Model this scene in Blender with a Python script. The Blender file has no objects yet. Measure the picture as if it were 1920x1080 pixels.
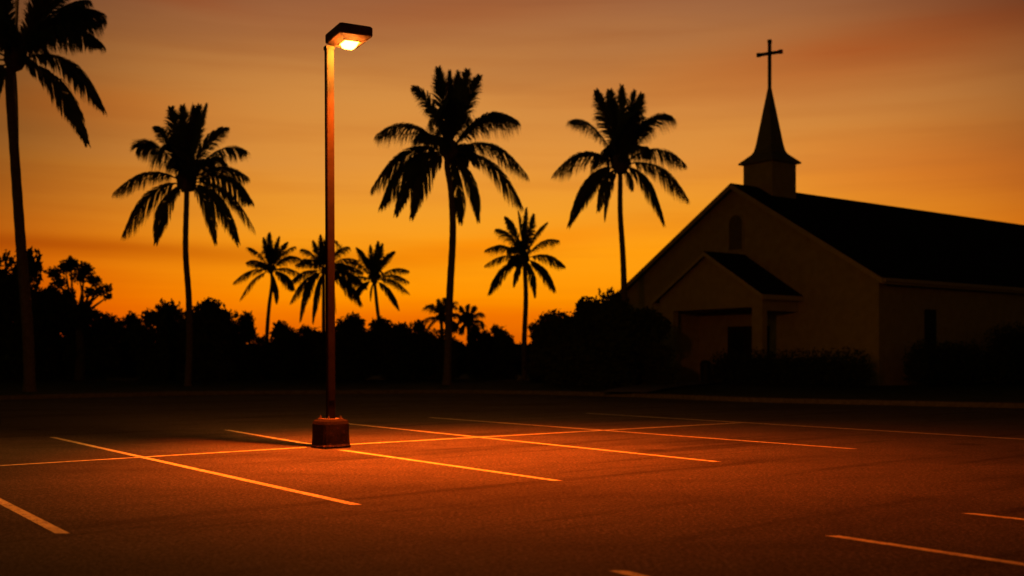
import bpy, math, random
from mathutils import Vector, Matrix, noise as mnoise
R = math.radians
sc = bpy.context.scene
COL = sc.collection
F, HZ, CH = 2000.0, 670.0, 1.45      # focal length and horizon row in photo pixels, eye height in metres

# ------------------------------------------------------------------ camera
cd = bpy.data.cameras.new("camera"); cam = bpy.data.objects.new("camera", cd); COL.objects.link(cam)
cam.location = (0, 0, CH); cam.rotation_euler = (R(90), 0, 0)
cd.sensor_width = 36; cd.lens = F / 1920 * 36; cd.shift_y = (HZ - 540) / 1920
cd.clip_start = 0.1; cd.clip_end = 5000
cd.dof.use_dof = True; cd.dof.focus_distance = 14.0; cd.dof.aperture_fstop = 1.0
sc.camera = cam
sc.view_settings.view_transform = 'Standard'; sc.view_settings.look = 'None'
sc.view_settings.exposure = 0; sc.view_settings.gamma = 1; sc.view_settings.use_curve_mapping = False
sc.render.engine = 'CYCLES'
sc.cycles.use_denoising = True
sc.cycles.max_bounces = 5; sc.cycles.transparent_max_bounces = 4
sc.cycles.sample_clamp_indirect = 3; sc.cycles.sample_clamp_direct = 14

def lin(c): return tuple(((v/255)/12.92 if v/255 <= .04045 else ((v/255+.055)/1.055)**2.4) for v in c)

class NT:
    def __init__(s, tree): s.t = tree; s.n = tree.nodes; s.l = tree.links
    def new(s, ty, **kw):
        n = s.n.new(ty)
        for k, v in kw.items(): setattr(n, k, v)
        return n
    def put(s, sock, v):
        if isinstance(v, (int, float)): sock.default_value = v
        elif isinstance(v, (tuple, list)):
            sock.default_value = tuple(v) + ((1,) if len(v) == 3 and len(sock.default_value) == 4 else ())
        else: s.l.new(v, sock)
    def m(s, op, a, b=0, c=0, clamp=False):
        n = s.new('ShaderNodeMath', operation=op); n.use_clamp = clamp
        s.put(n.inputs[0], a); s.put(n.inputs[1], b); s.put(n.inputs[2], c); return n.outputs[0]
    def vm(s, op, a, b=(0, 0, 0)):
        n = s.new('ShaderNodeVectorMath', operation=op); s.put(n.inputs[0], a); s.put(n.inputs[1], b)
        return n.outputs[0]
    def scale(s, a, f):
        n = s.new('ShaderNodeVectorMath', operation='SCALE'); s.put(n.inputs[0], a); s.put(n.inputs[3], f); return n.outputs[0]
    def mix(s, f, a, b, mode='MIX'):
        n = s.new('ShaderNodeMix', data_type='RGBA', blend_type=mode)
        s.put(n.inputs[0], f); s.put(n.inputs[6], a); s.put(n.inputs[7], b); return n.outputs[2]
    def ramp(s, f, stops, interp='LINEAR'):
        n = s.new('ShaderNodeValToRGB'); n.color_ramp.interpolation = interp
        e = n.color_ramp.elements
        while len(e) > 1: e.remove(e[-1])
        for i, (p, c) in enumerate(stops):
            el = e[0] if i == 0 else e.new(p)
            el.position = p; el.color = tuple(c) + (1,) if len(c) == 3 else c
        s.put(n.inputs[0], f); return n.outputs[0]
    def noise(s, vec, sc_, det=4, rough=.5, dist=0):
        n = s.new('ShaderNodeTexNoise'); s.put(n.inputs['Vector'], vec)
        n.inputs['Scale'].default_value = sc_; n.inputs['Detail'].default_value = det
        n.inputs['Roughness'].default_value = rough; n.inputs['Distortion'].default_value = dist
        return n.outputs[0]

# ------------------------------------------------------------------ sky: the last of the sunset, brightest ahead, dark behind
w = bpy.data.worlds.new("World"); sc.world = w; w.use_nodes = True
T = NT(w.node_tree); T.n.clear()
dirv = T.new('ShaderNodeTexCoord').outputs['Generated']
sp = T.new('ShaderNodeSeparateXYZ'); T.l.new(dirv, sp.inputs[0])
el = T.m('ARCSINE', sp.outputs[2]); az = T.m('ARCTAN2', sp.outputs[0], sp.outputs[1])
gn = T.noise(T.vm('MULTIPLY', dirv, (1.3, 1.3, 9.0)), 2.2, 5, .5, .3)
gn2 = T.noise(T.vm('MULTIPLY', dirv, (2.0, 2.0, 30.0)), 1.6, 4, .55, .2)
el2 = T.m('ADD', el, T.m('MULTIPLY', T.m('SUBTRACT', gn, .5), .05))
def e(y): return math.atan((HZ - y) / F) / 1.2
grad = T.ramp(T.m('DIVIDE', el2, 1.2), [
    (0.0, lin((214, 88, 0))), (e(610), lin((232, 112, 0))), (e(560), lin((246, 140, 0))), (e(480), lin((247, 152, 14))),
    (e(400), lin((234, 150, 38))), (e(310), lin((219, 142, 56))), (e(210), lin((205, 135, 62))),
    (e(110), lin((180, 116, 60))), (e(0), lin((152, 97, 62))), (e(-260), lin((78, 46, 34))), (.45, lin((25, 17, 15))), (1.0, lin((8, 7, 8)))])
# dimmer and redder away from the glow, nearly night behind the viewer
a0 = T.m('SUBTRACT', az, 0.04)
a2 = T.m('MULTIPLY', a0, a0)
a4 = T.m('POWER', a2, 2)
kr = T.m('MULTIPLY', T.m('MINIMUM', T.m('ADD', T.m('MULTIPLY', el, 4.55), .17), 1.05), 20)
def fall(k, floor_): return T.m('ADD', T.m('MULTIPLY', T.m('EXPONENT', T.m('MULTIPLY', T.m('MULTIPLY', a4, k), -1)), 1 - floor_), T.m('MULTIPLY', T.m('SUBTRACT', 1, T.m('MULTIPLY', sp.outputs[0], .8)), floor_))
cb = T.new('ShaderNodeCombineColor')
T.put(cb.inputs[0], fall(kr, .060)); T.put(cb.inputs[1], fall(26, .10)); T.put(cb.inputs[2], fall(21, .035))
sky = T.mix(1.0, grad, cb.outputs[0], 'MULTIPLY')
# soft cloud bands
def band(x, y, wx, wy, slope, amp, colr, src):
    u0 = math.atan((x - 960) / F); v0 = math.atan((HZ - y) / F)
    du = T.m('SUBTRACT', az, u0); dv = T.m('SUBTRACT', T.m('SUBTRACT', el, v0), T.m('MULTIPLY', du, slope))
    dv = T.m('ADD', dv, T.m('MULTIPLY', T.m('SUBTRACT', gn, .5), .03))
    q = T.m('ADD', T.m('POWER', T.m('ABSOLUTE', T.m('DIVIDE', du, wx / F)), 2), T.m('POWER', T.m('ABSOLUTE', T.m('DIVIDE', dv, wy / F)), 2))
    g = T.m('MULTIPLY', T.m('EXPONENT', T.m('MULTIPLY', q, -1)), T.m('MULTIPLY', T.m('ADD', gn2, .35), amp), clamp=True)
    return T.mix(g, src, T.mix(1.0, src, colr, 'MULTIPLY'))
sky = band(1700, 120, 420, 55, .10, 1.0, (.84, .52, .38), sky)
sky = band(1800, 330, 330, 70, .0, 1.0, (1.0, .80, .58), sky)
sky = band(1900, 40, 400, 60, -.1, .8, (.72, .64, .66), sky)
sky = band(200, 478, 420, 16, -.02, 1.1, (.72, .55, .45), sky)
sky = band(900, 468, 260, 20, .10, 1.0, (.98, .80, .30), sky)
sky = band(860, 15, 330, 38, .05, .9, (1.0, .80, .62), sky)
sky = band(300, 15, 120, 20, -.1, .9, (1.05, .72, .55), sky)
sky = band(120, 235, 220, 34, .0, .9, (1.05, .80, .50), sky)
sky = band(500, 590, 700, 30, .0, .5, (.98, .78, .8), sky)
st = T.m('MULTIPLY', T.m('SUBTRACT', gn2, .5), .5)
sky = T.mix(1.0, sky, T.ramp(gn2, [(.3, (.93, .87, .83)), (.55, (1, 1, 1)), (.75, (1.0, 1.02, 1.05))]), 'MULTIPLY')
nish = T.new('ShaderNodeTexSky', sky_type='NISHITA')
nish.sun_disc = False; nish.sun_elevation = R(0.5); nish.sun_rotation = R(0)
nish.air_density = 1.5; nish.dust_density = 3.0
bg = T.new('ShaderNodeBackground'); T.put(bg.inputs[0], sky); bg.inputs[1].default_value = 1.07
bg2 = T.new('ShaderNodeBackground'); T.put(bg2.inputs[0], nish.outputs[0]); bg2.inputs[1].default_value = .004
add = T.new('ShaderNodeAddShader'); T.l.new(bg.outputs[0], add.inputs[0]); T.l.new(bg2.outputs[0], add.inputs[1])
out = T.new('ShaderNodeOutputWorld'); T.l.new(add.outputs[0], out.inputs[0])

# ------------------------------------------------------------------ materials
def mat(name, col, rough=.8, spec=.3, scale=6.0, var=.25, bump=0.0, bscale=40.0, det=4, build=None, metal=0):
    m = bpy.data.materials.new(name); m.use_nodes = True; t = NT(m.node_tree)
    b = t.n['Principled BSDF']; b.inputs['Roughness'].default_value = rough; b.inputs['Specular IOR Level'].default_value = spec
    b.inputs['Metallic'].default_value = metal
    oc = t.new('ShaderNodeTexCoord').outputs['Object']
    nz = t.noise(oc, scale, det, .6)
    lo = tuple(c * (1 - var) for c in col); hi = tuple(min(1, c * (1 + var)) for c in col)
    c = t.ramp(nz, [(.3, lo), (.7, hi)])
    if build: c = build(t, oc, c) or c
    t.put(b.inputs['Base Color'], c)
    if bump:
        bn = t.new('ShaderNodeBump'); bn.inputs['Strength'].default_value = bump; bn.inputs['Distance'].default_value = .02
        t.put(bn.inputs['Height'], t.noise(oc, bscale, 5, .65)); t.l.new(bn.outputs[0], b.inputs['Normal'])
    return m

def asphalt_build(t, oc, c):
    g1 = t.noise(oc, 26, 3, .75); g2 = t.noise(oc, 80, 2, .8)
    grain = t.m('ADD', t.m('MULTIPLY', g1, .6), t.m('MULTIPLY', g2, .5))
    c = t.mix(1.0, c, t.ramp(grain, [(.40, (.12, .12, .12)), (.55, (.9, .9, .9)), (.70, (3.0, 3.0, 3.0))]), 'MULTIPLY')
    big = t.noise(t.vm('MULTIPLY', oc, (.22, .55, 1)), .9, 5, .6, .6)
    c = t.mix(1.0, c, t.ramp(big, [(.30, (.66, .66, .66)), (.5, (1, 1, 1)), (.7, (1.2, 1.2, 1.2))]), 'MULTIPLY')
    # long faint tyre streaks and sealed seams running across the lot
    rt = t.new('ShaderNodeMapping'); t.l.new(oc, rt.inputs[0]); rt.inputs['Rotation'].default_value = (0, 0, R(-38)); rt2 = t.new('ShaderNodeMapping'); t.l.new(rt.outputs[0], rt2.inputs[0]); rt2.inputs['Scale'].default_value = (.07, .8, 1)
    st_ = t.noise(rt2.outputs[0], 1.6, 6, .62, .25)
    c = t.mix(1.0, c, t.ramp(st_, [(.36, (.52, .52, .52)), (.45, (1, 1, 1))]), 'MULTIPLY')
    oil = t.new('ShaderNodeTexVoronoi'); t.l.new(oc, oil.inputs['Vector']); oil.inputs['Scale'].default_value = .35
    od = t.m('ADD', oil.outputs['Distance'], t.m('MULTIPLY', t.noise(oc, 5, 4, .7), .16))
    return t.mix(1.0, c, t.ramp(od, [(.13, (.5, .5, .5)), (.2, (1, 1, 1))]), 'MULTIPLY')
M = {}
M['asphalt'] = mat('asphalt', (.056, .055, .054), .9, .12, 3, .15, .9, 70, build=asphalt_build)
def paint_build(t, oc, c):
    wv = t.noise(oc, 14, 6, .75); w2 = t.noise(oc, 60, 3, .8)
    f = t.ramp(t.m('ADD', t.m('MULTIPLY', wv, .6), t.m('MULTIPLY', w2, .4)), [(.40, (0, 0, 0)), (.51, (1, 1, 1))])
    return t.mix(f, (.12, .115, .11), c)
M['paint'] = mat('worn_road_paint', (.66, .68, .44), .7, .3, 3, .15, .5, 80, build=paint_build)
M['concrete'] = mat('concrete', (.15, .145, .13), .9, .2, 8, .25, .4, 60)
M['lawn'] = mat('lawn_grass', (.055, .070, .025), 1, .05, 1.2, .45, 1.0, 25)
M['soil'] = mat('soil', (.03, .03, .018), 1, .05, .3, .4)
M['leaf'] = mat('dark_foliage', (.040, .060, .018), .75, .15, 3, .4)
M['leaf2'] = mat('olive_foliage', (.050, .062, .020), .75, .15, 3, .4)
M['frond'] = mat('palm_leaflets', (.050, .070, .022), .6, .25, 3, .35)
M['bark'] = mat('grey_bark', (.10, .08, .06), .95, .1, 10, .4, .8, 40)
M['palmbark'] = mat('ringed_palm_bark', (.13, .105, .08), .95, .1, 8, .3, .8, 30)
M['stucco'] = mat('cream_stucco', (.46, .37, .25), .95, .1, 2.5, .12, .6, 90)
M['trim'] = mat('painted_trim', (.50, .41, .29), .7, .2, 4, .1)
def shingle_build(t, oc, c):
    br = t.new('ShaderNodeTexBrick'); t.l.new(oc, br.inputs['Vector']); br.inputs['Scale'].default_value = 3
    br.inputs['Color1'].default_value = (.8, .8, .8, 1); br.inputs['Color2'].default_value = (1.2, 1.2, 1.2, 1); br.inputs['Mortar'].default_value = (.4, .4, .4, 1)
    return t.mix(1, c, br.outputs[0], 'MULTIPLY')
M['shingle'] = mat('asphalt_shingles', (.028, .027, .028), 1, .02, 5, .3, .5, 40, build=shingle_build)
M['spire'] = mat('painted_metal_spire', (.20, .18, .15), .7, .2, 4, .2)
M['iron'] = mat('black_iron', (.02, .02, .02), .6, .3, 6, .2)
M['door'] = mat('dark_door', (.03, .022, .016), .6, .2, 8, .25)
M['glass'] = mat('dark_glass', (.012, .014, .016), .35, .3, 2, .2)
M['plate'] = mat('galvanised_plate', (.14, .11, .08), .6, .3, 9, .3)
M['bronze'] = mat('bronze_painted_steel', (.011, .0105, .006), .85, .015, 9, .18, .15, 60)
M['louvre'] = mat('niche_louvres', (.16, .13, .09), .9, .05)
M['kerb'] = mat('weathered_kerb', (.13, .12, .10), .95, .05, 8, .3, .4, 60)
M['bin'] = mat('dark_plastic', (.03, .035, .03), .5, .3, 5, .2)
def block_build(t, oc, c):
    ch = t.noise(oc, 14, 8, .8, .4)
    sz = t.new('ShaderNodeSeparateXYZ'); t.l.new(oc, sz.inputs[0])
    f = t.m('SUBTRACT', ch, t.m('MULTIPLY', sz.outputs[2], .28))
    return t.mix(t.ramp(f, [(.50, (0, 0, 0)), (.60, (1, 1, 1))]), c, (.06, .035, .025))
M['block'] = mat('scuffed_black_base_paint', (.012, .009, .008), .85, .05, 6, .35, .8, 45, build=block_build)
def em(name, c, s):
    m = bpy.data.materials.new(name); m.use_nodes = True; t = NT(m.node_tree); b = t.n['Principled BSDF']
    b.inputs['Base Color'].default_value = (.8, .7, .5, 1); b.inputs['Emission Color'].default_value = (*c, 1); b.inputs['Emission Strength'].default_value = s
    return m
M['housing'] = mat('housing_paint', (.10, .062, .036), .7, .15, 9, .15)
M['lens'] = em('glowing_lens', (1, .25, .03), 4000)

# ------------------------------------------------------------------ helpers
def G(x, y, z=0.0):
    """point of the ground plane seen at photo pixel x, y"""
    d = (CH - z) * F / (y - HZ); return Vector(((x - 960) / F * d, d, z))
def at(x, y, d): return Vector(((x - 960) / F * d, d, CH + (HZ - y) / F * d))
def mesh_obj(name, vs, fs, m, parent=None, smooth=False, loc=None):
    me = bpy.data.meshes.new(name); me.from_pydata([tuple(v) for v in vs], [], fs); me.update()
    if smooth: me.polygons.foreach_set('use_smooth', [True] * len(me.polygons))
    me.materials.append(m)
    o = bpy.data.objects.new(name, me); COL.objects.link(o)
    if parent is not None: o.parent = parent
    if loc is not None: o.location = loc
    return o
def empty(name, loc, label, cat, group=None, rz=0):
    o = bpy.data.objects.new(name, None); COL.objects.link(o); o.location = loc; o.rotation_euler.z = rz
    o.empty_display_size = .3; o['label'] = label; o['category'] = cat
    if group: o['group'] = group
    return o
def tag(o, label, cat, group=None):
    o['label'] = label; o['category'] = cat
    if group: o['group'] = group
    return o
class MB:
    def __init__(s): s.v = []; s.f = []
    def add(s, vs, fs):
        k = len(s.v); s.v += [Vector(v) for v in vs]; s.f += [tuple(i + k for i in f) for f in fs]; return s
    def box(s, c, hx, hy, hz, X=Vector((1, 0, 0)), Y=Vector((0, 1, 0)), ch=0.0):
        """box about centre c, half sizes, optional chamfered vertical+top edges"""
        Z = Vector((0, 0, 1)); c = Vector(c)
        if ch:
            ring = lambda a, b, k: [(a, b - k), (a - k, b), (-a + k, b), (-a, b - k), (-a, -b + k), (-a + k, -b), (a - k, -b), (a, -b + k)]
            lv = [(ring(hx, hy, ch), -hz), (ring(hx, hy, ch), hz - ch), (ring(hx - ch, hy - ch, ch * .7), hz)]
            vs = [c + X * p[0] + Y * p[1] + Z * z for r_, z in lv for p in r_]
            fs = [tuple(range(7, -1, -1)), tuple(range(16, 24))]
            for l in range(2):
                for i in range(8): fs.append((l * 8 + i, l * 8 + (i + 1) % 8, (l + 1) * 8 + (i + 1) % 8, (l + 1) * 8 + i))
            return s.add(vs, fs)
        vs = [c + X * (hx * a) + Y * (hy * b) + Z * (hz * g) for g in (-1, 1) for a, b in ((-1, -1), (1, -1), (1, 1), (-1, 1))]
        return s.add(vs, [(3, 2, 1, 0), (4, 5, 6, 7), (0, 1, 5, 4), (1, 2, 6, 5), (2, 3, 7, 6), (3, 0, 4, 7)])
    def tube(s, pts, rad, n=10, cap=True):
        k = len(s.v); rings = []
        up = Vector((0, 1, 0.01))
        for i, p in enumerate(pts):
            p = Vector(p); a = Vector(pts[max(i - 1, 0)]); b = Vector(pts[min(i + 1, len(pts) - 1)])
            d = (b - a).normalized(); u = d.cross(up)
            u = u.normalized() if u.length > 1e-4 else Vector((1, 0, 0)); v = d.cross(u)
            r = rad[i] if isinstance(rad, (list, tuple)) else rad
            for j in range(n):
                t = 2 * math.pi * j / n; s.v.append(p + u * (r * math.cos(t)) + v * (r * math.sin(t)))
        for i in range(len(pts) - 1):
            for j in range(n):
                s.f.append((k + i * n + j, k + i * n + (j + 1) % n, k + (i + 1) * n + (j + 1) % n, k + (i + 1) * n + j))
        if cap:
            s.f.append(tuple(k + j for j in range(n - 1, -1, -1))); s.f.append(tuple(k + (len(pts) - 1) * n + j for j in range(n)))
        return s
    def prism(s, poly, ext):
        """extrude a closed 3D polygon along ext"""
        n = len(poly); ext = Vector(ext)
        vs = [Vector(p) for p in poly] + [Vector(p) + ext for p in poly]
        fs = [tuple(range(n - 1, -1, -1)), tuple(range(n, 2 * n))] + [(i, (i + 1) % n, n + (i + 1) % n, n + i) for i in range(n)]
        return s.add(vs, fs)
    def build(s, name, m, parent=None, smooth=False, loc=None):
        off = Vector(loc) if loc is not None else Vector((0, 0, 0))
        return mesh_obj(name, [v - off for v in s.v], s.f, m, parent, smooth, loc)

# ------------------------------------------------------------------ the ground
o = mesh_obj('terrain', [(-2500, -400, -.05), (2500, -400, -.05), (2500, 4000, -.05), (-2500, 4000, -.05)], [(0, 1, 2, 3)], M['soil']); o['kind'] = 'structure'
edge = [Vector((-70, 27, 0)), Vector((-38, 33, 0))] + [G(*p) for p in ((0, 750), (160, 746), (320, 742), (480, 740), (640, 739), (760, 738), (880, 738), (1000, 740), (1120, 743), (1260, 748), (1400, 754), (1560, 758), (1740, 762), (1920, 766))] + [Vector((30, 21, 0)), Vector((70, -2, 0))]
n = len(edge)
o = mesh_obj('parking_lot', [(p.x, p.y + .06, 0) for p in edge] + [(p.x * 1.0, -14, 0) for p in edge], [(i + n, i + n + 1, i + 1, i) for i in range(n - 1)], M['asphalt']); o['kind'] = 'structure'
# lawn: finely gridded beyond the kerb, with gentle swells
rows = [0, .5, 1.2, 2.2, 3.5, 5, 7, 9.5, 13, 18, 26, 40, 70, 130, 260, 500]
vs = []; fs = []
ed2 = []
for a, b in zip(edge[:-1], edge[1:]):
    for k in range(4): ed2.append(a.lerp(b, k / 4))
ed2.append(edge[-1])
for r_ in rows:
    for p in ed2:
        y = p.y + .30 + r_; fan = 1 + r_ / 60
        vs.append((p.x * fan, y, .13 + (0 if r_ < .6 else .05 * mnoise.noise(Vector((p.x * .2, y * .2, 3))))))
m_ = len(ed2)
for r_ in range(len(rows) - 1):
    for i in range(m_ - 1): fs.append((r_ * m_ + i, r_ * m_ + i + 1, (r_ + 1) * m_ + i + 1, (r_ + 1) * m_ + i))
o = mesh_obj('lawn', vs, fs, M['lawn'], smooth=True); o['kind'] = 'structure'
prof = [(0, 0), (.02, .125), (.05, .15), (.19, .15), (.22, .12), (.22, -.03)]
vs = [(p.x, p.y + .09 + a, z) for p in edge for a, z in prof]
fs = [(i * 6 + j, (i + 1) * 6 + j, (i + 1) * 6 + j + 1, i * 6 + j + 1) for i in range(n - 1) for j in range(5)]
o = mesh_obj('kerb', vs, fs, M['kerb']); o['kind'] = 'structure'

# painted stall lines (photo pixel ends, unprojected once onto the ground)
def line(a, b, wx=.062, wy=0, z=.004):
    A, B = G(*a), G(*b); k = 24; vs = []; fs = []
    for i in range(k + 1):
        p = A.lerp(B, i / k); jx = random.uniform(-.004, .004)
        vs += [(p.x - wx + jx, p.y - wy, z), (p.x + wx + jx, p.y + wy, z)]
    if wy: vs = [(v[0], v[1], v[2]) for v in vs]
    for i in range(k): fs.append((2 * i, 2 * i + 1, 2 * i + 3, 2 * i + 2))
    o = mesh_obj('parking_line', vs, fs, M['paint']); o['kind'] = 'structure'; return o
random.seed(3)
for a, b in (((98, 820), (668, 947)), ((-260, 805), (117, 1001)), ((425, 806.5), (583, 833.5)), ((640, 844), (1046, 902)), ((645, 794), (1344, 866)),
             ((805, 783), (1602, 842)), ((1100, 775), (1990, 828)), ((1158, 1071), (1300, 1106)), ((1560, 1005), (2100, 1086)), ((1815, 963), (2200, 1006))):
    line(a, b)
line((-140, 882.5), (574, 839.5), wx=0, wy=.06, z=.008)
line((656, 834), (1400, 792.5), wx=0, wy=.07, z=.008)

# ------------------------------------------------------------------ lamp post
la = Vector((-.468, .884, 0)); lb = Vector((.884, .468, 0))
PB = Vector((-2.915, 17.15, 0))
lamp = empty('street_lamp', PB, 'lit square-headed parking lot lamp on a tall square pole with a dark stubby base', 'street lamp')
L = lambda v: Vector(v) - PB
S2 = math.sqrt(.5)
bx, by = Vector((S2 * 1.02, S2 * .98, 0)).normalized(), Vector((-S2 * .98, S2 * 1.02, 0)).normalized()
b = MB()
# tapered, rounded and slightly lumpy base block
lv = [(0.0, .258, .235), (.03, .26, .237), (.06, .246, .224), (.24, .243, .22), (.38, .238, .215), (.43, .225, .20), (.45, .20, .175)]
K = 32; vs = []
for z, hx, hy in lv:
    for i in range(K):
        t = 2 * math.pi * i / K; c_, s_ = math.cos(t), math.sin(t); q = (abs(c_) ** 7 + abs(s_) ** 7) ** (-1 / 7)
        p = bx * (hx * c_ * q) + by * (hy * s_ * q); p += p * (.03 * mnoise.noise(Vector((p.x * 7, p.y * 7, z * 6))))
        vs.append(Vector((p.x, p.y, z)))
fs = [tuple(range(K - 1, -1, -1)), tuple((len(lv) - 1) * K + i for i in range(K))]
for l in range(len(lv) - 1):
    for i in range(K): fs.append((l * K + i, l * K + (i + 1) % K, (l + 1) * K + (i + 1) % K, (l + 1) * K + i))
base = MB().add(vs, fs).build('base_block', M['block'], lamp, smooth=False)
MB().box((0, 0, .459), .15, .15, .008, bx, by).build('anchor_plate', M['plate'], lamp)
for sx, sy in ((1, 1), (1, -1), (-1, 1), (-1, -1)):
    c = bx * (.115 * sx) + by * (.115 * sy)
    MB().tube([c + Vector((0, 0, .467)), c + Vector((0, 0, .49))], .02, 6).tube([c + Vector((0, 0, .49)), c + Vector((0, 0, .515))], .009, 8).build('anchor_bolt', M['plate'], lamp)
pb = MB(); hw = .062
top = Vector((-.025, 0, 6.44)); bot = Vector((0, 0, .467))
for i in range(1):
    pts = []
    K = 6
    for k in range(K + 1):
        c = bot.lerp(top, k / K)
        for a_, b_ in ((-1, -.8), (-.8, -1), (.8, -1), (1, -.8), (1, .8), (.8, 1), (-.8, 1), (-1, .8)):
            pts.append(c + la * (hw * a_) + lb * (hw * b_))
    fs = [tuple(range(7, -1, -1)), tuple(range(K * 8, K * 8 + 8))]
    for k in range(K):
        for j in range(8): fs.append((k * 8 + j, k * 8 + (j + 1) % 8, (k + 1) * 8 + (j + 1) % 8, (k + 1) * 8 + j))
    pb.add(pts, fs)
pole = pb.build('pole', M['bronze'], lamp)
# hand-hole cover low on the pole
MB().box(Vector((0, 0, .85)) - la * (hw + .004), .045, .0035, .09, lb, la).build('hand_hole_cover', M['bronze'], lamp)
# head: a shallow box, bevelled, with lens frame and lens
near = L((-2.668, 16.52, 0)); cx = near + la * .37 + lb * .275; zt = 6.65
hc = Vector((cx.x, cx.y, zt - .10))
hb = MB(); prof_h = [(.25, .165, -.115), (.358, .262, -.058), (.37, .274, -.04), (.37, .275, .08), (.355, .26, .10)]
vs = []
for a_, b_, z_ in prof_h:
    k_ = .03
    for p_, q_ in ((a_, b_ - k_), (a_ - k_, b_), (-a_ + k_, b_), (-a_, b_ - k_), (-a_, -b_ + k_), (-a_ + k_, -b_), (a_ - k_, -b_), (a_, -b_ + k_)):
        vs.append(hc + la * p_ + lb * q_ + Vector((0, 0, z_)))
fs = [tuple(range(7, -1, -1)), tuple(range(32, 40))]
for l in range(4):
    for i in range(8): fs.append((l * 8 + i, l * 8 + (i + 1) % 8, (l + 1) * 8 + (i + 1) % 8, (l + 1) * 8 + i))
head = hb.add(vs, fs).build('lamp_head', M['housing'], lamp)
br = MB().box((top.x, top.y, 6.42), .07, .07, .028, la, lb).build('mounting_collar', M['bronze'], lamp)
lc = Vector((hc.x, hc.y, zt - .215)) - la * .065 - lb * .012
fr = MB()
for sx, sy, hx, hy in ((1, 0, .01, .135), (-1, 0, .01, .135), (0, 1, .144, .01), (0, -1, .144, .01)):
    fr.box(lc + la * (.154 * sx) + lb * (.125 * sy) + Vector((0, 0, -.005)), hx, hy, .006, la, lb)
fr.build('lens_frame', M['bronze'], head)
# shallow bowed lens
vs = []; fs = []; q = 8
for i in range(q + 1):
    for j in range(q + 1):
        u, v = i / q * 2 - 1, j / q * 2 - 1
        vs.append(lc + la * (.14 * u) + lb * (.115 * v) + Vector((0, 0, -.004 - .085 * (1 - u ** 6) * (1 - v ** 6))))
for i in range(q):
    for j in range(q): fs.append((i * (q + 1) + j, i * (q + 1) + j + 1, (i + 1) * (q + 1) + j + 1, (i + 1) * (q + 1) + j))
mesh_obj('lens', vs, fs, M['lens'], head, smooth=True)
ld = bpy.data.lights.new('lamp_light', 'SPOT'); ld.spot_size = R(113); ld.spot_blend = 1.0; ld.shadow_soft_size = .035
ld.energy = 18000; ld.color = (1, .080, .002)
lo = bpy.data.objects.new('lamp_light', ld); COL.objects.link(lo); lo.parent = lamp
lo.location = lc + Vector((0, 0, -.105)) - la * .075 - lb * .058
aim = Vector((.33, -.10, -1)).normalized()
lo.rotation_euler = aim.to_track_quat('-Z', 'Y').to_euler()

# ------------------------------------------------------------------ church
S = Vector((.8036, .5952, 0)); W = Vector((-.5952, .8036, 0)); Z = Vector((0, 0, 1))
C0 = Vector((17.2, 50.0, 0)); WID, HE, HR, LEN = 17.6, 5.25, 10.55, 34.0
church = empty('church', C0 + W * 8.8, 'long cream stucco church with gabled porch, steeple and cross', 'church')
CB = church.location.copy()
def cp(t, u, z): return C0 + W * t + S * u + Z * z - CB      # t across the front from the right corner, u back, z up
ZB = -.04
mid = WID / 2
MB().prism([cp(0, 0, ZB), cp(0, 0, HE), cp(mid, 0, HR), cp(WID, 0, HE), cp(WID, 0, ZB)], S * LEN).build('wall', M['stucco'], church)
OV, OF, th = .45, .40, .16
sl = (HR - HE) / mid
rf = MB()
for sgn in (-1, 1):
    e0 = mid + sgn * (mid + OV); ze = HE - sl * OV
    a = cp(mid, -OF, HR + .03); bb = cp(e0, -OF, ze + .03)
    rf.prism([a, bb, bb + Z * th, a + Z * th], S * (LEN + 2 * OF))
roof = rf.build('roof', M['shingle'], church)
fa = MB()
for sgn in (-1, 1):
    e0 = mid + sgn * (mid + OV); ze = HE - sl * OV
    a = cp(mid, -OF - .04, HR - .12); bb = cp(e0 + sgn * .02, -OF - .04, ze - .12)
    fa.prism([a, bb, bb + Z * .27, a + Z * .27], S * .038)
    fa.prism([cp(e0 + sgn * .003, -OF + .002, ze - .12), cp(e0 + sgn * .003, -OF + .002, ze + .17), cp(e0 + sgn * .05, -OF + .002, ze + .17), cp(e0 + sgn * .05, -OF + .002, ze - .12)], S * (LEN + 2 * OF - .01))
    fa.prism([cp(mid + sgn * (mid + .003), -OF + .01, HE - sl * .0 - .28), cp(e0, -OF + .01, ze - .08), cp(e0, -OF + .01, ze - .05), cp(mid + sgn * (mid + .003), -OF + .01, HE - .24)], S * (LEN + OF))
fa.build('fascia', M['trim'], roof)
# arched gable niche: frame and dark louvres
def arch(t0, t1, z0, z1, u, ext, k=10):
    r = abs(t1 - t0) / 2; c = (t0 + t1) / 2
    pts = [cp(t0, u, z0)] + [cp(c + (r if t0 > t1 else -r) * math.cos(math.pi * i / k), u, z1 - r + r * math.sin(math.pi * i / k)) for i in range(k + 1)] + [cp(t1, u, z0)]
    return pts
MB().prism(arch(8.2, 9.3, 7.1, 9.15, -.06, 0), S * .058).build('niche_frame', M['stucco'], church)
for sgn in (-1, 1):
    e0 = mid + sgn * (mid + OV + .055); ze = HE - sl * OV
    MB().prism([cp(e0, -OF + .05, ze - .02), cp(e0 + sgn * .11, -OF + .05, ze - .02), cp(e0 + sgn * .13, -OF + .05, ze + .1), cp(e0, -OF + .05, ze + .1)], S * (LEN + OF)).build('gutter', M['trim'], roof)
for u0 in (17.0, 33.0):
    MB().tube([cp(-.5, u0, HE - .32), cp(-.42, u0, HE - .5), cp(-.08, u0, HE - .8), cp(-.07, u0, .3), cp(-.2, u0, .15)], .045, 8).build('downpipe', M['trim'], church)
nf = MB().prism(arch(8.3, 9.2, 7.2, 9.05, -.075, 0), S * .07).build('niche_window', M['louvre'], church)
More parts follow.
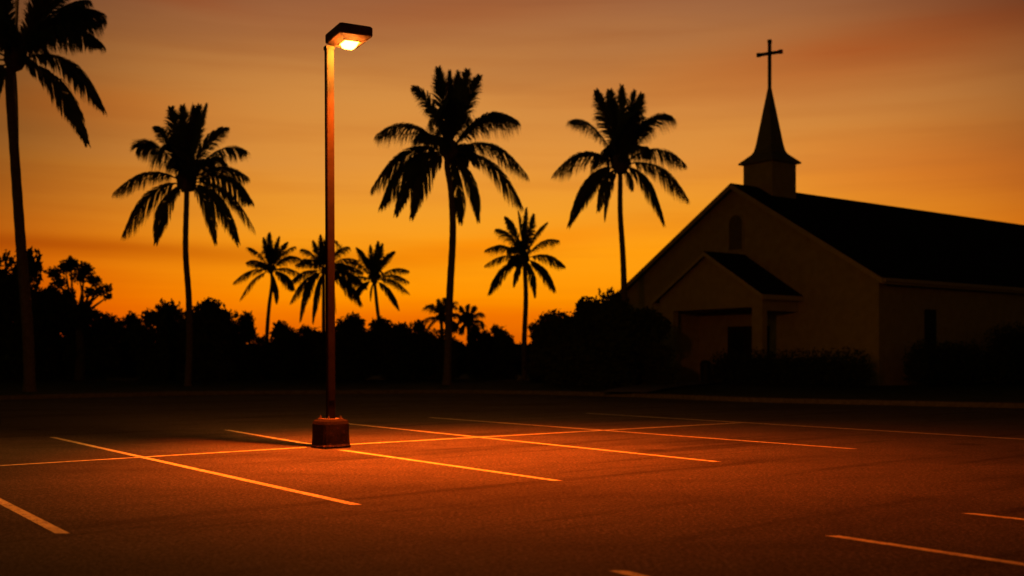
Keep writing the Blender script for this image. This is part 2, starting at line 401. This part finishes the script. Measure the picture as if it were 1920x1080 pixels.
# front double door under the porch
df = MB().prism([cp(6.5, -.07, .02), cp(6.5, -.07, 3.1), cp(9.3, -.07, 3.1), cp(9.3, -.07, .02)], S * .068).build('door_frame', M['door'], church)
for t0, t1 in ((6.6, 7.87), (7.93, 9.2)):
    d_ = MB().prism([cp(t0, -.11, .03), cp(t0, -.11, 3.0), cp(t1, -.11, 3.0), cp(t1, -.11, .03)], S * .038).build('door', M['door'], church)
    for z0, z1 in ((.3, 1.3), (1.6, 2.8)):
        MB().prism([cp(t0 + .2, -.122, z0), cp(t0 + .2, -.122, z1), cp(t1 - .2, -.122, z1), cp(t1 - .2, -.122, z0)], S * .011).build('door_panel', M['glass'], d_)
    hx_ = t1 - .1 if t1 < 8 else t0 + .1
    MB().tube([cp(hx_, -.15, 1.0), cp(hx_, -.15, 1.5)], .015, 8).build('door_handle', M['iron'], d_)
# windows down the long side
for i, u0 in enumerate((3.7, 15.3, 20.6, 25.9)):
    f_ = MB().prism([cp(-.05, u0, 1.2), cp(-.05, u0 + .95, 1.2), cp(-.05, u0 + .95, 3.8), cp(-.05, u0, 3.8)], W * .048).build('window', M['door'], church)
    MB().prism([cp(-.065, u0 + .07, 1.28), cp(-.065, u0 + .88, 1.28), cp(-.065, u0 + .88, 3.72), cp(-.065, u0 + .07, 3.72)], W * .013).build('pane', M['glass'], f_)
# porch
PT, PQ, PP = 8.2, 3.55, 2.75
pe, pr = 4.55, 6.75
psl = (pr - pe) / PQ
porch = MB()
# front wall: gable over a wide square opening
ol, orr, oz = PT + 2.5, PT - 2.9, 3.92
pu = -PP
porch.prism([cp(PT - PQ, pu, ZB), cp(PT - PQ, pu, pe), cp(PT, pu, pr), cp(PT + PQ, pu, pe), cp(PT + PQ, pu, ZB), cp(ol, pu, ZB), cp(ol, pu, oz), cp(orr, pu, oz), cp(orr, pu, ZB)], S * .35)
# plain left side wall, added to block sky light and darken the porch interior
porch.prism([cp(PT + PQ, pu + .352, ZB), cp(PT + PQ - .25, pu + .352, ZB), cp(PT + PQ - .25, pu + .352, 3.75), cp(PT + PQ, pu + .352, 3.75)], S * (PP - .36))
# side headers
for sgn in (-1, 1):
    t0 = PT + sgn * PQ; t1 = t0 - sgn * .35
    porch.prism([cp(t0, pu + .352, 3.75), cp(t1, pu + .352, 3.75), cp(t1, pu + .352, pe + .1), cp(t0, pu + .352, pe + .0)], S * (PP - .36))
po = porch.build('porch', M['stucco'], church)
MB().prism([cp(PT - PQ + .36, pu + .36, 3.95), cp(PT + PQ - .36, pu + .36, 3.95), cp(PT + PQ - .36, pu + .36, 4.02), cp(PT - PQ + .36, pu + .36, 4.02)], S * (PP - .38)).build('porch_ceiling', M['stucco'], po)
MB().prism([cp(PT - PQ - .5, pu - .8, -.03), cp(PT + PQ + .5, pu - .8, -.03), cp(PT + PQ + .5, pu - .8, .16), cp(PT - PQ - .5, pu - .8, .16)], S * (PP + .79)).build('porch_floor', M['concrete'], po)
rf = MB(); fa = MB()
POV, POF = .30, .32
for sgn in (-1, 1):
    e0 = PT + sgn * (PQ + POV); ze = pe - psl * POV
    a = cp(PT, pu - POF, pr + .03); bb = cp(e0, pu - POF, ze + .03)
    rf.prism([a, bb, bb + Z * .13, a + Z * .13], S * (PP + POF - .005))
    a = cp(PT, pu - POF - .035, pr - .1); bb = cp(e0 + sgn * .02, pu - POF - .035, ze - .1)
    fa.prism([a, bb, bb + Z * .22, a + Z * .22], S * .033)
    fa.prism([cp(e0 + sgn * .003, pu - POF + .002, ze - .1), cp(e0 + sgn * .003, pu - POF + .002, ze + .14), cp(e0 + sgn * .045, pu - POF + .002, ze + .14), cp(e0 + sgn * .045, pu - POF + .002, ze - .1)], S * (PP + POF - .01))
pr_ = rf.build('porch_roof', M['shingle'], po)
fa.build('porch_fascia', M['trim'], po)
# steeple
u_s, a_s = 2.76, 1.0
def sq(r, z): return [cp(mid + r * j, u_s + r * i, z) for i, j in ((-1, -1), (1, -1), (1, 1), (-1, 1))]
def frustum(levels):
    vs = []; fs = [(3, 2, 1, 0)]
    for r, z in levels: vs += sq(r, z)
    for l in range(len(levels) - 1):
        for i in range(4): fs.append((l * 4 + i, l * 4 + (i + 1) % 4, l * 4 + 4 + (i + 1) % 4, l * 4 + 4 + i))
    k = (len(levels) - 1) * 4; fs.append((k, k + 1, k + 2, k + 3)); return MB().add(vs, fs)
stp = frustum([(a_s, 9.6), (a_s, 12.05)]).build('steeple', M['stucco'], church)
frustum([(a_s + .04, 12.02), (a_s + .2, 12.06), (a_s + .2, 12.14), (.70, 12.62), (.60, 12.8), (.52, 13.2), (.07, 16.3), (.03, 16.42)]).build('spire', M['spire'], stp)
cr = MB(); cdir = Vector((.85, -.53, 0)).normalized(); cn = Vector((.53, .85, 0)).normalized(); cc = cp(mid, u_s, 0)
cr.box(cc + Z * 17.55, .085, .07, 1.28, cdir, cn); cr.box(cc + Z * 18.18 + cdir * .345, .26, .065, .08, cdir, cn); cr.box(cc + Z * 18.18 - cdir * .345, .26, .065, .08, cdir, cn)
for e_ in (Z * 18.83, Z * 18.18 + cdir * .62, Z * 18.18 - cdir * .62): cr.box(cc + e_, .1, .09, .095 if e_.x == 0 and e_.y == 0 else .1, cdir, cn)
cr.build('cross', M['iron'], stp)

# walkway from the lot to the porch
pA, pB = G(1130, 745), G(1215, 747)
qa, qb = C0 + W * (PT + 1.8) - S * (PP + .85), C0 + W * (PT - 1.6) - S * (PP + .85)
vs = [];
for k in range(9):
    t = k / 8; t2 = t * t * .35 + t * .65
    l_ = pA.lerp(qa, t) + Vector((math.sin(t * math.pi) * -.5, 0, 0)); r_ = pB.lerp(qb, t) + Vector((math.sin(t * math.pi) * -.5, 0, 0))
    vs += [(l_.x, l_.y + .35 * (1 - t), .2), (r_.x, r_.y + .35 * (1 - t), .2)]
o = mesh_obj('walkway', vs, [(2 * i, 2 * i + 1, 2 * i + 3, 2 * i + 2) for i in range(8)], M['concrete']); o['kind'] = 'structure'

# litter bin in the porch
pbn = C0 + W * (PT + 1.55) - S * 1.3; pbn.z = .16
bn = empty('litter_bin', pbn, 'small dark litter bin standing inside the church porch by the left pillar', 'litter bin')
MB().tube([(0, 0, 0), (0, 0, .05), (0, 0, .9)], [.24, .25, .29], 20).build('bin_body', M['bin'], bn)
MB().tube([(0, 0, .9), (0, 0, .95), (0, 0, 1.08), (0, 0, 1.14)], [.31, .31, .25, .1], 20).build('bin_lid', M['bin'], bn)

# ------------------------------------------------------------------ foliage
def leafmass(blobs, dens, size, seed, core=.0):
    """leaf-sized faces through each blob's volume, denser near its skin"""
    rnd = random.Random(seed); vs = []; fs = []
    for (cx_, cy_, cz_, rx, ry, rz) in blobs:
        nn = max(12, int(dens * (rx * ry + rx * rz + ry * rz)))
        for _ in range(nn):
            d = Vector((rnd.gauss(0, 1), rnd.gauss(0, 1), rnd.gauss(0, 1))).normalized()
            lump = 1 + .34 * mnoise.noise(Vector((d.x * 2.2 + cx_, d.y * 2.2 + cy_, d.z * 2.2 + seed)))+ .16 * mnoise.noise(Vector((d.x * 6 + cx_, d.y * 6, d.z * 6 + seed)))
            r = (rnd.random() ** .38) * lump
            p = Vector((cx_ + d.x * r * rx, cy_ + d.y * r * ry, cz_ + d.z * r * rz))
            if p.z < .02: p.z = .02 + rnd.random() * .1
            s_ = size * rnd.uniform(.6, 1.5) * (1.5 if r < .6 else 1)
            a = Vector((rnd.gauss(0, 1), rnd.gauss(0, 1), rnd.gauss(0, 1))).normalized()
            b_ = a.orthogonal().normalized(); b_.rotate(Matrix.Rotation(rnd.random() * 6.28, 3, a)); c_ = a.cross(b_)
            k = len(vs); vs += [p - b_ * s_, p - c_ * s_ * .45, p + b_ * s_, p + c_ * s_ * .45]; fs.append((k, k + 1, k + 2, k + 3))
    return vs, fs
def branches(mb, base, tips, r0, rnd):
    for t_ in tips:
        t_ = Vector(t_); b0 = Vector(base); mid_ = b0.lerp(t_, .5) + Vector((rnd.uniform(-.2, .2), rnd.uniform(-.2, .2), -.12 * (t_ - b0).length * .5))
        mb.tube([b0, b0.lerp(mid_, .5), mid_, mid_.lerp(t_, .6), t_], [r0, r0 * .8, r0 * .55, r0 * .35, r0 * .12], 6)
# bushy tree shapes, unit-ish: width 6, height 6
VAR = []
def make_shape(seed, low=True):
    rnd = random.Random(seed); bl = [(0, 0, 2.9, 2.1, 1.9, 2.3)]
    for i in range(11):
        a = rnd.uniform(0, 6.28); q = rnd.uniform(1.2, 2.3); z = rnd.uniform(.9, 5.1)
        q *= (1 - max(0, z - 3.0) / 4.2); r = rnd.uniform(.55, 1.1)
        bl.append((q * math.cos(a), q * math.sin(a), z, r, r, r * .85))
    if low: bl += [(rnd.uniform(-1.6, 1.6), rnd.uniform(-1, 1), .7, 1.4, 1.2, 1.0) for _ in range(3)]
    vs, fs = leafmass(bl, 210, .17, seed)
    me = bpy.data.meshes.new('crown'); me.from_pydata([tuple(v) for v in vs], [], fs); me.materials.append(M['leaf' if seed % 2 else 'leaf2'])
    tb = MB().tube([(0, 0, -.15), (.05, 0, .8), (0, .05, 1.8), (.1, 0, 3)], [.26, .19, .16, .1], 8)
    branches(tb, (0, .03, 1.6), [(b_[0], b_[1], b_[2]) for b_ in bl[1:9]], .1, rnd)
    mt = bpy.data.meshes.new('trunk'); mt.from_pydata([tuple(v) for v in tb.v], [], tb.f); mt.materials.append(M['bark'])
    return me, mt
for s_ in range(6): VAR.append(make_shape(11 + s_))
def bushy(x, ytop, wpx, D, var, label, rz=0., name='bushy_tree', cat='tree', group='trees along the far edge of the lot'):
    p = at(x, HZ, D); h = (HZ - ytop) / F * D + CH
    t = empty(name, (p.x, D, .1), label, cat, group)
    wd = wpx / F * D
    for nm, me in zip(('crown', 'trunk'), VAR[var % 6]):
        o = bpy.data.objects.new(nm, me); COL.objects.link(o); o.parent = t
    t.scale = (wd / 6.2, max(wd / 6.2, .8), h / 5.75); t.rotation_euler.z = rz
    return t
T_ = [
 (20, 452, 150, 60, 0, 'tallest dark bushy tree at the left frame edge behind the big palm'),
 (85, 520, 120, 64, 1, 'dark bushy tree just right of the big left palm trunk'),
 (170, 572, 130, 62, 2, 'low bushy tree below the open-crowned tree at left'),
 (238, 586, 80, 70, 3, 'small round-topped bushy tree left of the second palm trunk'),
 (318, 556, 90, 62, 4, 'bushy tree immediately left of the second palm trunk'),
 (385, 560, 120, 61, 5, 'broad bushy tree immediately right of the second palm trunk'),
 (438, 572, 80, 63, 0, 'bushy tree whose crown steps down left of the first small palm'),
 (492, 612, 60, 66, 1, 'low bushy tree at the foot of the first small palm'),
 (536, 598, 60, 64, 2, 'small round bushy tree between the first small palm and the lamp pole'),
 (585, 604, 80, 66, 3, 'low bushy tree left of the lamp pole'),
 (655, 574, 90, 62, 4, 'bushy tree right behind the lamp pole under the small palms'),
 (725, 590, 90, 64, 5, 'bushy tree around the leaning trunk of the third small palm'),
 (775, 588, 70, 63, 0, 'bushy tree left of the tall central palm trunk'),
 (812, 598, 60, 66, 1, 'low bushy tree behind the tall central palm trunk'),
 (900, 604, 66, 67, 2, 'low bushy tree right of the fan-topped distant palms'),
 (938, 602, 50, 66, 3, 'small bushy tree left of the mid-sized palm by itself'),
 (1020, 606, 60, 60, 4, 'small tree just right of the lone mid-sized palm'),
 (1058, 584, 78, 56, 5, 'bushy tree halfway up the slope of foliage left of the church'),
 (1108, 548, 74, 54, 0, 'bushy tree left of the palm trunk beside the church roof'),
 (1150, 518, 70, 55, 1, 'tallest shrubby tree touching the left eave of the church'),
 (1180, 560, 84, 51, 2, 'dense dark tree covering the left corner of the church'),
]
rr = random.Random(5)
for x, y, wp, D, v, lab in T_: bushy(x, y + (9 if 470 < x < 1040 else 3), wp * 1.22, D, v, lab, rr.uniform(0, 6.28))
for x, y, wp, D, v, lab in [(1075, 640, 110, 50, 3, 'low dark shrub left of the church walkway'), (1140, 622, 110, 48.5, 4, 'wide dark shrub in front of the left church corner'), (1205, 640, 62, 50.5, 5, 'dark shrub against the left porch pillar')]:
    bushy(x, y, wp, D, v, lab, rr.uniform(0, 6.28), 'shrub', 'shrub', 'shrubs left of the church porch')
# the open-crowned tree at left, sky showing through
D = 60; ot = at(148, 670, D)
tr = empty('spreading_tree', (ot.x, D, .1), 'open-crowned tree at left with sky showing between its branches', 'tree', 'trees along the far edge of the lot')
def rel(x, y, dy=0): q_ = at(x, y, D); return (q_.x - ot.x, dy, q_.z - .1)
def bl(x, y, r, dy=0): a = rel(x, y, dy); r = r / F * D; return (*a, r, r * 1.2, r * .85)
blobs = [bl(102, 512, 14), bl(118, 500, 15, .3), bl(138, 496, 16, -.3), bl(143, 518, 15, .4), bl(160, 505, 17), bl(172, 525, 14, .3), bl(112, 530, 15), bl(100, 548, 14, -.2), bl(168, 548, 12), bl(185, 546, 12), bl(198, 540, 11, .2), bl(203, 556, 8), bl(128, 552, 15), bl(125, 575, 20), bl(160, 582, 18), bl(150, 600, 26), bl(110, 600, 26), bl(180, 590, 12)]
vs, fs = leafmass(blobs, 300, .11, 77)
mesh_obj('crown', vs, fs, M['leaf'], tr)
tb = MB().tube([(0, 0, -.15), (.1, 0, 1.5), rel(147, 590)], [.32, .24, .2], 8)
branches(tb, rel(147, 590), [b_[:3] for b_ in blobs[:13]], .14, rr)
tb.build('trunk', M['bark'], tr)

# distant woods: one unbroken dark mass
vs = []; fs = []; rnd = random.Random(9); blb = []
for i in range(150):
    x = -95 + i * 1.27 + rnd.uniform(-.4, .4); y = 92 + rnd.uniform(-4, 4); h = rnd.uniform(1.9, 2.9) + (.8 * mnoise.noise(Vector((i * .13, 0, 2))))
    blb.append((x, y, h * .5, 1.7, 1.5, h * .58))
vs, fs = leafmass(blb, 110, .34, 21)
o = mesh_obj('woods', vs, fs, M['leaf']); tag(o, 'far dark belt of woods closing the view behind the trees', 'woods'); o['kind'] = 'stuff'

# hedge and shrubs in front of the church
def hedge_mass(name, p0, p1, hw_, h, label, cat, group=None, seed=1, m=M['leaf']):
    rnd = random.Random(seed); p0 = Vector(p0); p1 = Vector(p1); Lg = (p1 - p0).length; c = (p0 + p1) / 2
    k = max(2, int(Lg / .55)); blb = []
    for i in range(k):
        p = (p0 - c).lerp(p1 - c, (i + .5) / k)
        blb.append((p.x, p.y + rnd.uniform(-.1, .1), h * .5, .55, hw_, h * .5 * rnd.uniform(.93, 1.06)))
        blb.append((p.x, p.y, h * .3, .6, hw_, h * .32))
    vs, fs = leafmass(blb, 620, .055, seed)
    o = mesh_obj(name, vs, fs, m, None, False, (c.x, c.y, .12)); return tag(o, label, cat, group)
hedge_mass('hedge', C0 + W * 6.2 - S * 4.4, C0 - W * .6 - S * 1.9, .7, 1.75, 'long low clipped hedge between the porch and the right corner of the church', 'hedge', seed=31)
hedge_mass('shrub', C0 - W * 1.6 + S * .2, C0 - W * 1.6 + S * 5.5, .9, 2.15, 'tall dark shrub row against the long side wall right of the corner', 'shrub', seed=32)
hedge_mass('shrub', C0 - W * 2.4 + S * 6.0, C0 - W * 2.4 + S * 13, 1.2, 3.0, 'tallest dark shrub mass along the side wall at the right frame edge', 'shrub', seed=33)

# ------------------------------------------------------------------ palms
def bez(a, b, c, t): return a * ((1 - t) ** 2) + b * (2 * t * (1 - t)) + c * (t * t)
def frond(parent, root, tip, arch, rnd, Lf=.26, name='frond', nl=140, wid=.0165):
    root = Vector(root); tip = Vector(tip); ch = tip - root; Ln = ch.length
    lat = Vector((ch.x, ch.y, 0)); hl = lat.length / max(Ln, .01)
    ctrl = root + ch * .48 + Z * (arch * Ln) + (lat.normalized() * (.16 * Ln * (1 - hl)) if lat.length > .05 and ch.z < 0 else Vector((0, 0, 0)))
    mb = MB(); pts = [bez(root, ctrl, tip, i / 14) for i in range(15)]
    mb.tube(pts, [.035 * (1 - i / 15) * Ln / 3.5 + .008 for i in range(15)], 5)
    side0 = ch.cross(Z); side0 = side0.normalized() if side0.length > .05 * Ln else Vector((0, 1, 0))
    up_ = max(0, ch.normalized().z)
    ang_ = rnd.uniform(-.5, .5) if up_ < .75 and ch.normalized().z > -.72 else rnd.choice((-1, 1)) * rnd.uniform(.7, 1.5)
    side0.rotate(Matrix.Rotation(ang_, 3, ch.normalized())); roll = rnd.uniform(-.2, .2)
    clump = 0; cz_ = ch.normalized().z; fat = .88 if cz_ > .75 else (1.2 if cz_ < -.72 else 1.95)
    for i in range(nl):
        t = .10 + .90 * (i + rnd.random() * .6) / nl
        p = bez(root, ctrl, tip, min(t, 1)); d = (bez(root, ctrl, tip, min(t + .02, 1.02)) - bez(root, ctrl, tip, t - .02)).normalized()
        side = side0; nrm = side.cross(d).normalized()
        if nrm.z < 0: nrm = -nrm
        prof_ = (min(1, .35 + 1.9 * (t - .06)) * (1 - .78 * max(0, (t - .5) / .5) ** 1.4))
        if i % 5 == 0: clump = rnd.uniform(-.16, .16)
        for sg in (-1, 1):
            ll = fat * Lf * Ln * prof_ * rnd.uniform(.75, 1.15)
            out_ = side * sg * (.62 + roll * sg) + d * (.62 + .5 * t + clump) + nrm * .12 + Vector((0, 0, -.12))
            out_.normalize(); g = rnd.uniform(.75, 1.15) * (1 - .9 * up_ ** 1.5)
            p1 = p + out_ * (ll * .38); p2 = p1 + (out_ * .55 + Vector((0, 0, -.75 * g))).normalized() * (ll * .36); p3 = p2 + (out_ * .22 + Vector((0, 0, -1.0 * g))).normalized() * (ll * .3)
            wv = d.cross(out_).cross(out_).normalized() * (wid * Ln / 3.2 * rnd.uniform(.8, 1.3) * (1.35 if fat > 1.5 else 1)); wv2 = Vector((wv.x, wv.y, wv.z))
            k = len(mb.v)
            mb.v += [p - wv * .6, p + wv * .6, p1 + wv2, p1 - wv2, p2 + wv2 * .9, p2 - wv2 * .9, p3]
            mb.f += [(k, k + 1, k + 2, k + 3), (k + 3, k + 2, k + 4, k + 5), (k + 5, k + 4, k + 6)]
    return mb.build(name, M['frond'], parent)

def palm(name, crown, base_y, trunk_px, tips, Dp, label, seed, group, r0=.17, ball=0.0, Lf=.26, nl=140, wid=.0165, extra=4):
    rnd = random.Random(seed)
    cx_, cy_ = crown; bx_ = trunk_px[-1][0]
    base = Vector(((bx_ - 960) / F * Dp, Dp, .1))
    pt = empty(name, base, label, 'palm tree', group)
    px = Dp / F
    top = at(cx_, cy_, Dp) - base
    tp = [at(x, y, Dp) - base for x, y in trunk_px]
    tp[-1] = Vector((0, 0, -.2))
    # resample the trunk through its control points
    full = [top] + tp; dense = []
    for i in range(len(full) - 1):
        p0 = full[max(i - 1, 0)]; p1 = full[i]; p2 = full[i + 1]; p3 = full[min(i + 2, len(full) - 1)]
        for k in range(8):
            t = k / 8; dense.append(.5 * ((2 * p1) + (p2 - p0) * t + (2 * p0 - 5 * p1 + 4 * p2 - p3) * t * t + (3 * p1 - p0 - 3 * p2 + p3) * t ** 3))
    dense.append(full[-1]); nn = len(dense)
    rad = [r0 * (.72 + .38 * (i / nn) + .75 * max(0, (i / nn - .9) / .1) ** 1.5) * (1 + .05 * (i % 2)) for i in range(nn)]
    MB().tube(dense, rad, 12).build('trunk', M['palmbark'], pt, smooth=True)
    if ball:
        vs = []; fs = []; bc = top + Z * (-ball * .1); A, B_ = 14, 9
        for j in range(B_ + 1):
            ph = math.pi * j / B_
            for i in range(A):
                th_ = 2 * math.pi * i / A; d = Vector((math.sin(ph) * math.cos(th_), math.sin(ph) * math.sin(th_), math.cos(ph)))
                vs.append(bc + Vector((d.x * ball, d.y * ball, d.z * ball * 1.25)) * (1 + .3 * mnoise.noise(d * 3.2 + Vector((seed, 0, 0)))))
        for j in range(B_):
            for i in range(A): fs.append((j * A + i, (j + 1) * A + i, (j + 1) * A + (i + 1) % A, j * A + (i + 1) % A))
        mesh_obj('crownshaft', vs, fs, M['palmbark'], pt, smooth=True)
    maxr = max(math.hypot(*t_[:2]) for t_ in tips) * px
    for tt in tips:
        dx, dz = tt[:2]; ar = tt[2] if len(tt) > 2 else None
        Ln = math.hypot(dx, dz) * px
        dep = tt[3] if len(tt) > 3 else rnd.uniform(-.32, .32)
        if ar is None:
            ang = math.atan2(dz, abs(dx)); ar = .28 * math.cos(ang) + .06 if dz > 0 else .28
            if dz > 0 and abs(dx) < .45 * dz: ar = .03
        tip = top + Vector((dx * px, dep * Ln, dz * px))
        rt = top + Vector((dx * px, 0, dz * px)).normalized() * (ball * .6 + .03)
        frond(pt, rt, tip, ar, rnd, Lf * (maxr / Ln) ** .35, nl=nl, wid=wid)
    for k in range(extra):      # fronds pointing towards and away from the viewer
        sgn = 1 if k % 2 else -1; a = rnd.uniform(-.35, .35)
        tip = top + Vector((a * maxr * .8, sgn * maxr * rnd.uniform(.65, .9), maxr * rnd.uniform(-.1, .55)))
        frond(pt, top + Z * .05, tip, .2, rnd, Lf, nl=nl, wid=wid)
    return pt
BG = 'tall palms at the edge of the parking lot'; SG = 'small palms further back'
palm('palm_tree', (28, 108), 740, [(18, 150), (28, 300), (40, 470), (52, 620), (56, 740)],
     [(176, 14, .42), (160, -92, .52), (124, -156, .38), (118, 118), (90, 132), (140, 96, .3), (156, 60, .34), (-14, -165, .22), (-48, -140, .25), (70, 160), (20, 185), (-40, 180), (-100, 140), (-150, 80), (-175, 0), (-160, -80), (-110, -130), (60, -30, .3, -.8)], 41,
     'largest palm, cut off by the top left corner of the photo', 1, BG, .20, .40, .235, 150, .018, 5)
palm('palm_tree', (350, 336), 730, [(350, 370), (348, 470), (354, 560), (355, 650), (352, 731)],
     [(-104, 66, .42), (-66, 102, .26), (-34, 138), (-14, 142), (4, 144), (24, 138), (44, 134), (66, 104, .3), (114, 50, .42), (108, 8, .34), (127, -44, .40), (116, -88, .42), (104, -122, .30), (60, -122, .30), (-54, -120, .34), (-112, -104, .38), (-134, -24, .36)], 49,
     'tall palm with a round dark crown base, second palm from the left', 2, BG, .15, .46)
palm('palm_tree', (842, 280), 728, [(838, 310), (846, 360), (849, 440), (843, 560), (838, 727)],
     [(-131, 24, .42), (-68, 116, .30), (-46, 90, .3), (-20, 152), (0, 148), (18, 146), (36, 140), (58, 136, .08), (126, 46, .42), (100, 70, .3), (146, -48, .44), (134, -108, .36), (54, -132, .28), (20, -134, .16), (-70, -128, .40), (-100, -120, .42), (-141, -74, .42), (-122, -108, .40)], 50,
     'tall palm in the centre of the photo with the widest crown, right of the lamp', 3, BG, .165, .40)
palm('palm_tree', (1163, 306), 722, [(1163, 340), (1163, 400), (1168, 480), (1170, 560), (1168, 722)],
     [(-88, 76, .36), (-48, 126, .12), (-20, 136), (-2, 134), (12, 134), (28, 136), (42, 134, .05), (88, 82, .40), (70, 90, .2), (124, 2, .46), (131, -60, .40), (88, -108, .40), (22, -52, .3), (-30, -108, .2), (-44, -92, .3), (-94, -112, .42), (-84, -96, .42), (-125, -22, .44)], 54,
     'tall palm just left of the church roof', 4, BG, .15, .42)
palm('palm_tree', (983, 482), 716, [(984, 505), (986, 560), (983, 640), (983, 716)],
     [(-36, 76), (-12, 84), (4, 88), (18, 84), (44, 66), (62, 30), (74, -18), (58, -60), (20, -76), (-20, -56), (-66, -66), (-73, -14), (-72, 12), (-50, 52)], 62,
     'mid-sized palm standing alone left of the church, below the tall ones', 5, SG, .15, .30, .23, 76, .026, 3)
palm('palm_tree', (508, 506), 712, [(510, 530), (504, 580), (500, 640), (499, 712)],
     [(-44, 42), (-18, 62), (-4, 70), (12, 64), (30, 52, .1), (42, 44), (58, 20), (62, -12), (46, -38), (8, -62, .1), (-56, -54), (-66, -24), (-46, 14)], 68,
     'first small palm from the left, slim trunk leaning slightly left', 6, SG, .13, .2, .23, 72, .027, 3)
palm('palm_tree', (607, 508), 710, [(607, 530), (607, 600), (608, 710)],
     [(-38, 40), (-20, 56), (-4, 66), (14, 74), (42, 46), (60, 22), (72, -2), (80, -30), (52, -50), (26, -78, .3), (-26, -96, .3), (-60, -58), (-62, -20), (-54, 14), (-40, -94, .5), (66, -60)], 70,
     'small palm whose drooping crown is split by the lamp pole', 7, SG, .14, .2, .23, 72, .027, 3)
palm('palm_tree', (702, 524), 710, [(704, 545), (709, 590), (720, 660), (723, 710)],
     [(-32, 58), (-10, 66), (6, 72), (16, 66), (38, 52), (62, 18), (66, -26), (44, -56), (-8, -40), (-46, 34), (-54, -6), (-40, -34), (64, -4)], 69,
     'small palm right of the lamp pole with a trunk leaning right', 8, SG, .13, .24, .23, 72, .027, 3)
palm('palm_tree', (828, 594), 700, [(828, 610), (829, 650), (830, 698)],
     [(-36, -10), (-26, 20), (-8, 32), (8, 34), (22, 22), (34, 2), (30, -22), (-30, -28), (14, -34)], 96,
     'tiny distant palm partly behind the trunk of the tall central palm', 9, SG, .18, .35, .5, 30, .07, 3)
palm('palm_tree', (878, 600), 700, [(878, 616), (880, 650), (880, 698)],
     [(-28, 10), (-16, 24), (0, 28), (14, 24), (24, 12), (28, -8), (18, -22), (-26, -14), (-14, -26)], 96,
     'tiny distant palm with a rounded crown right of the tall central trunk', 10, SG, .18, .5, .62, 34, .08, 5)
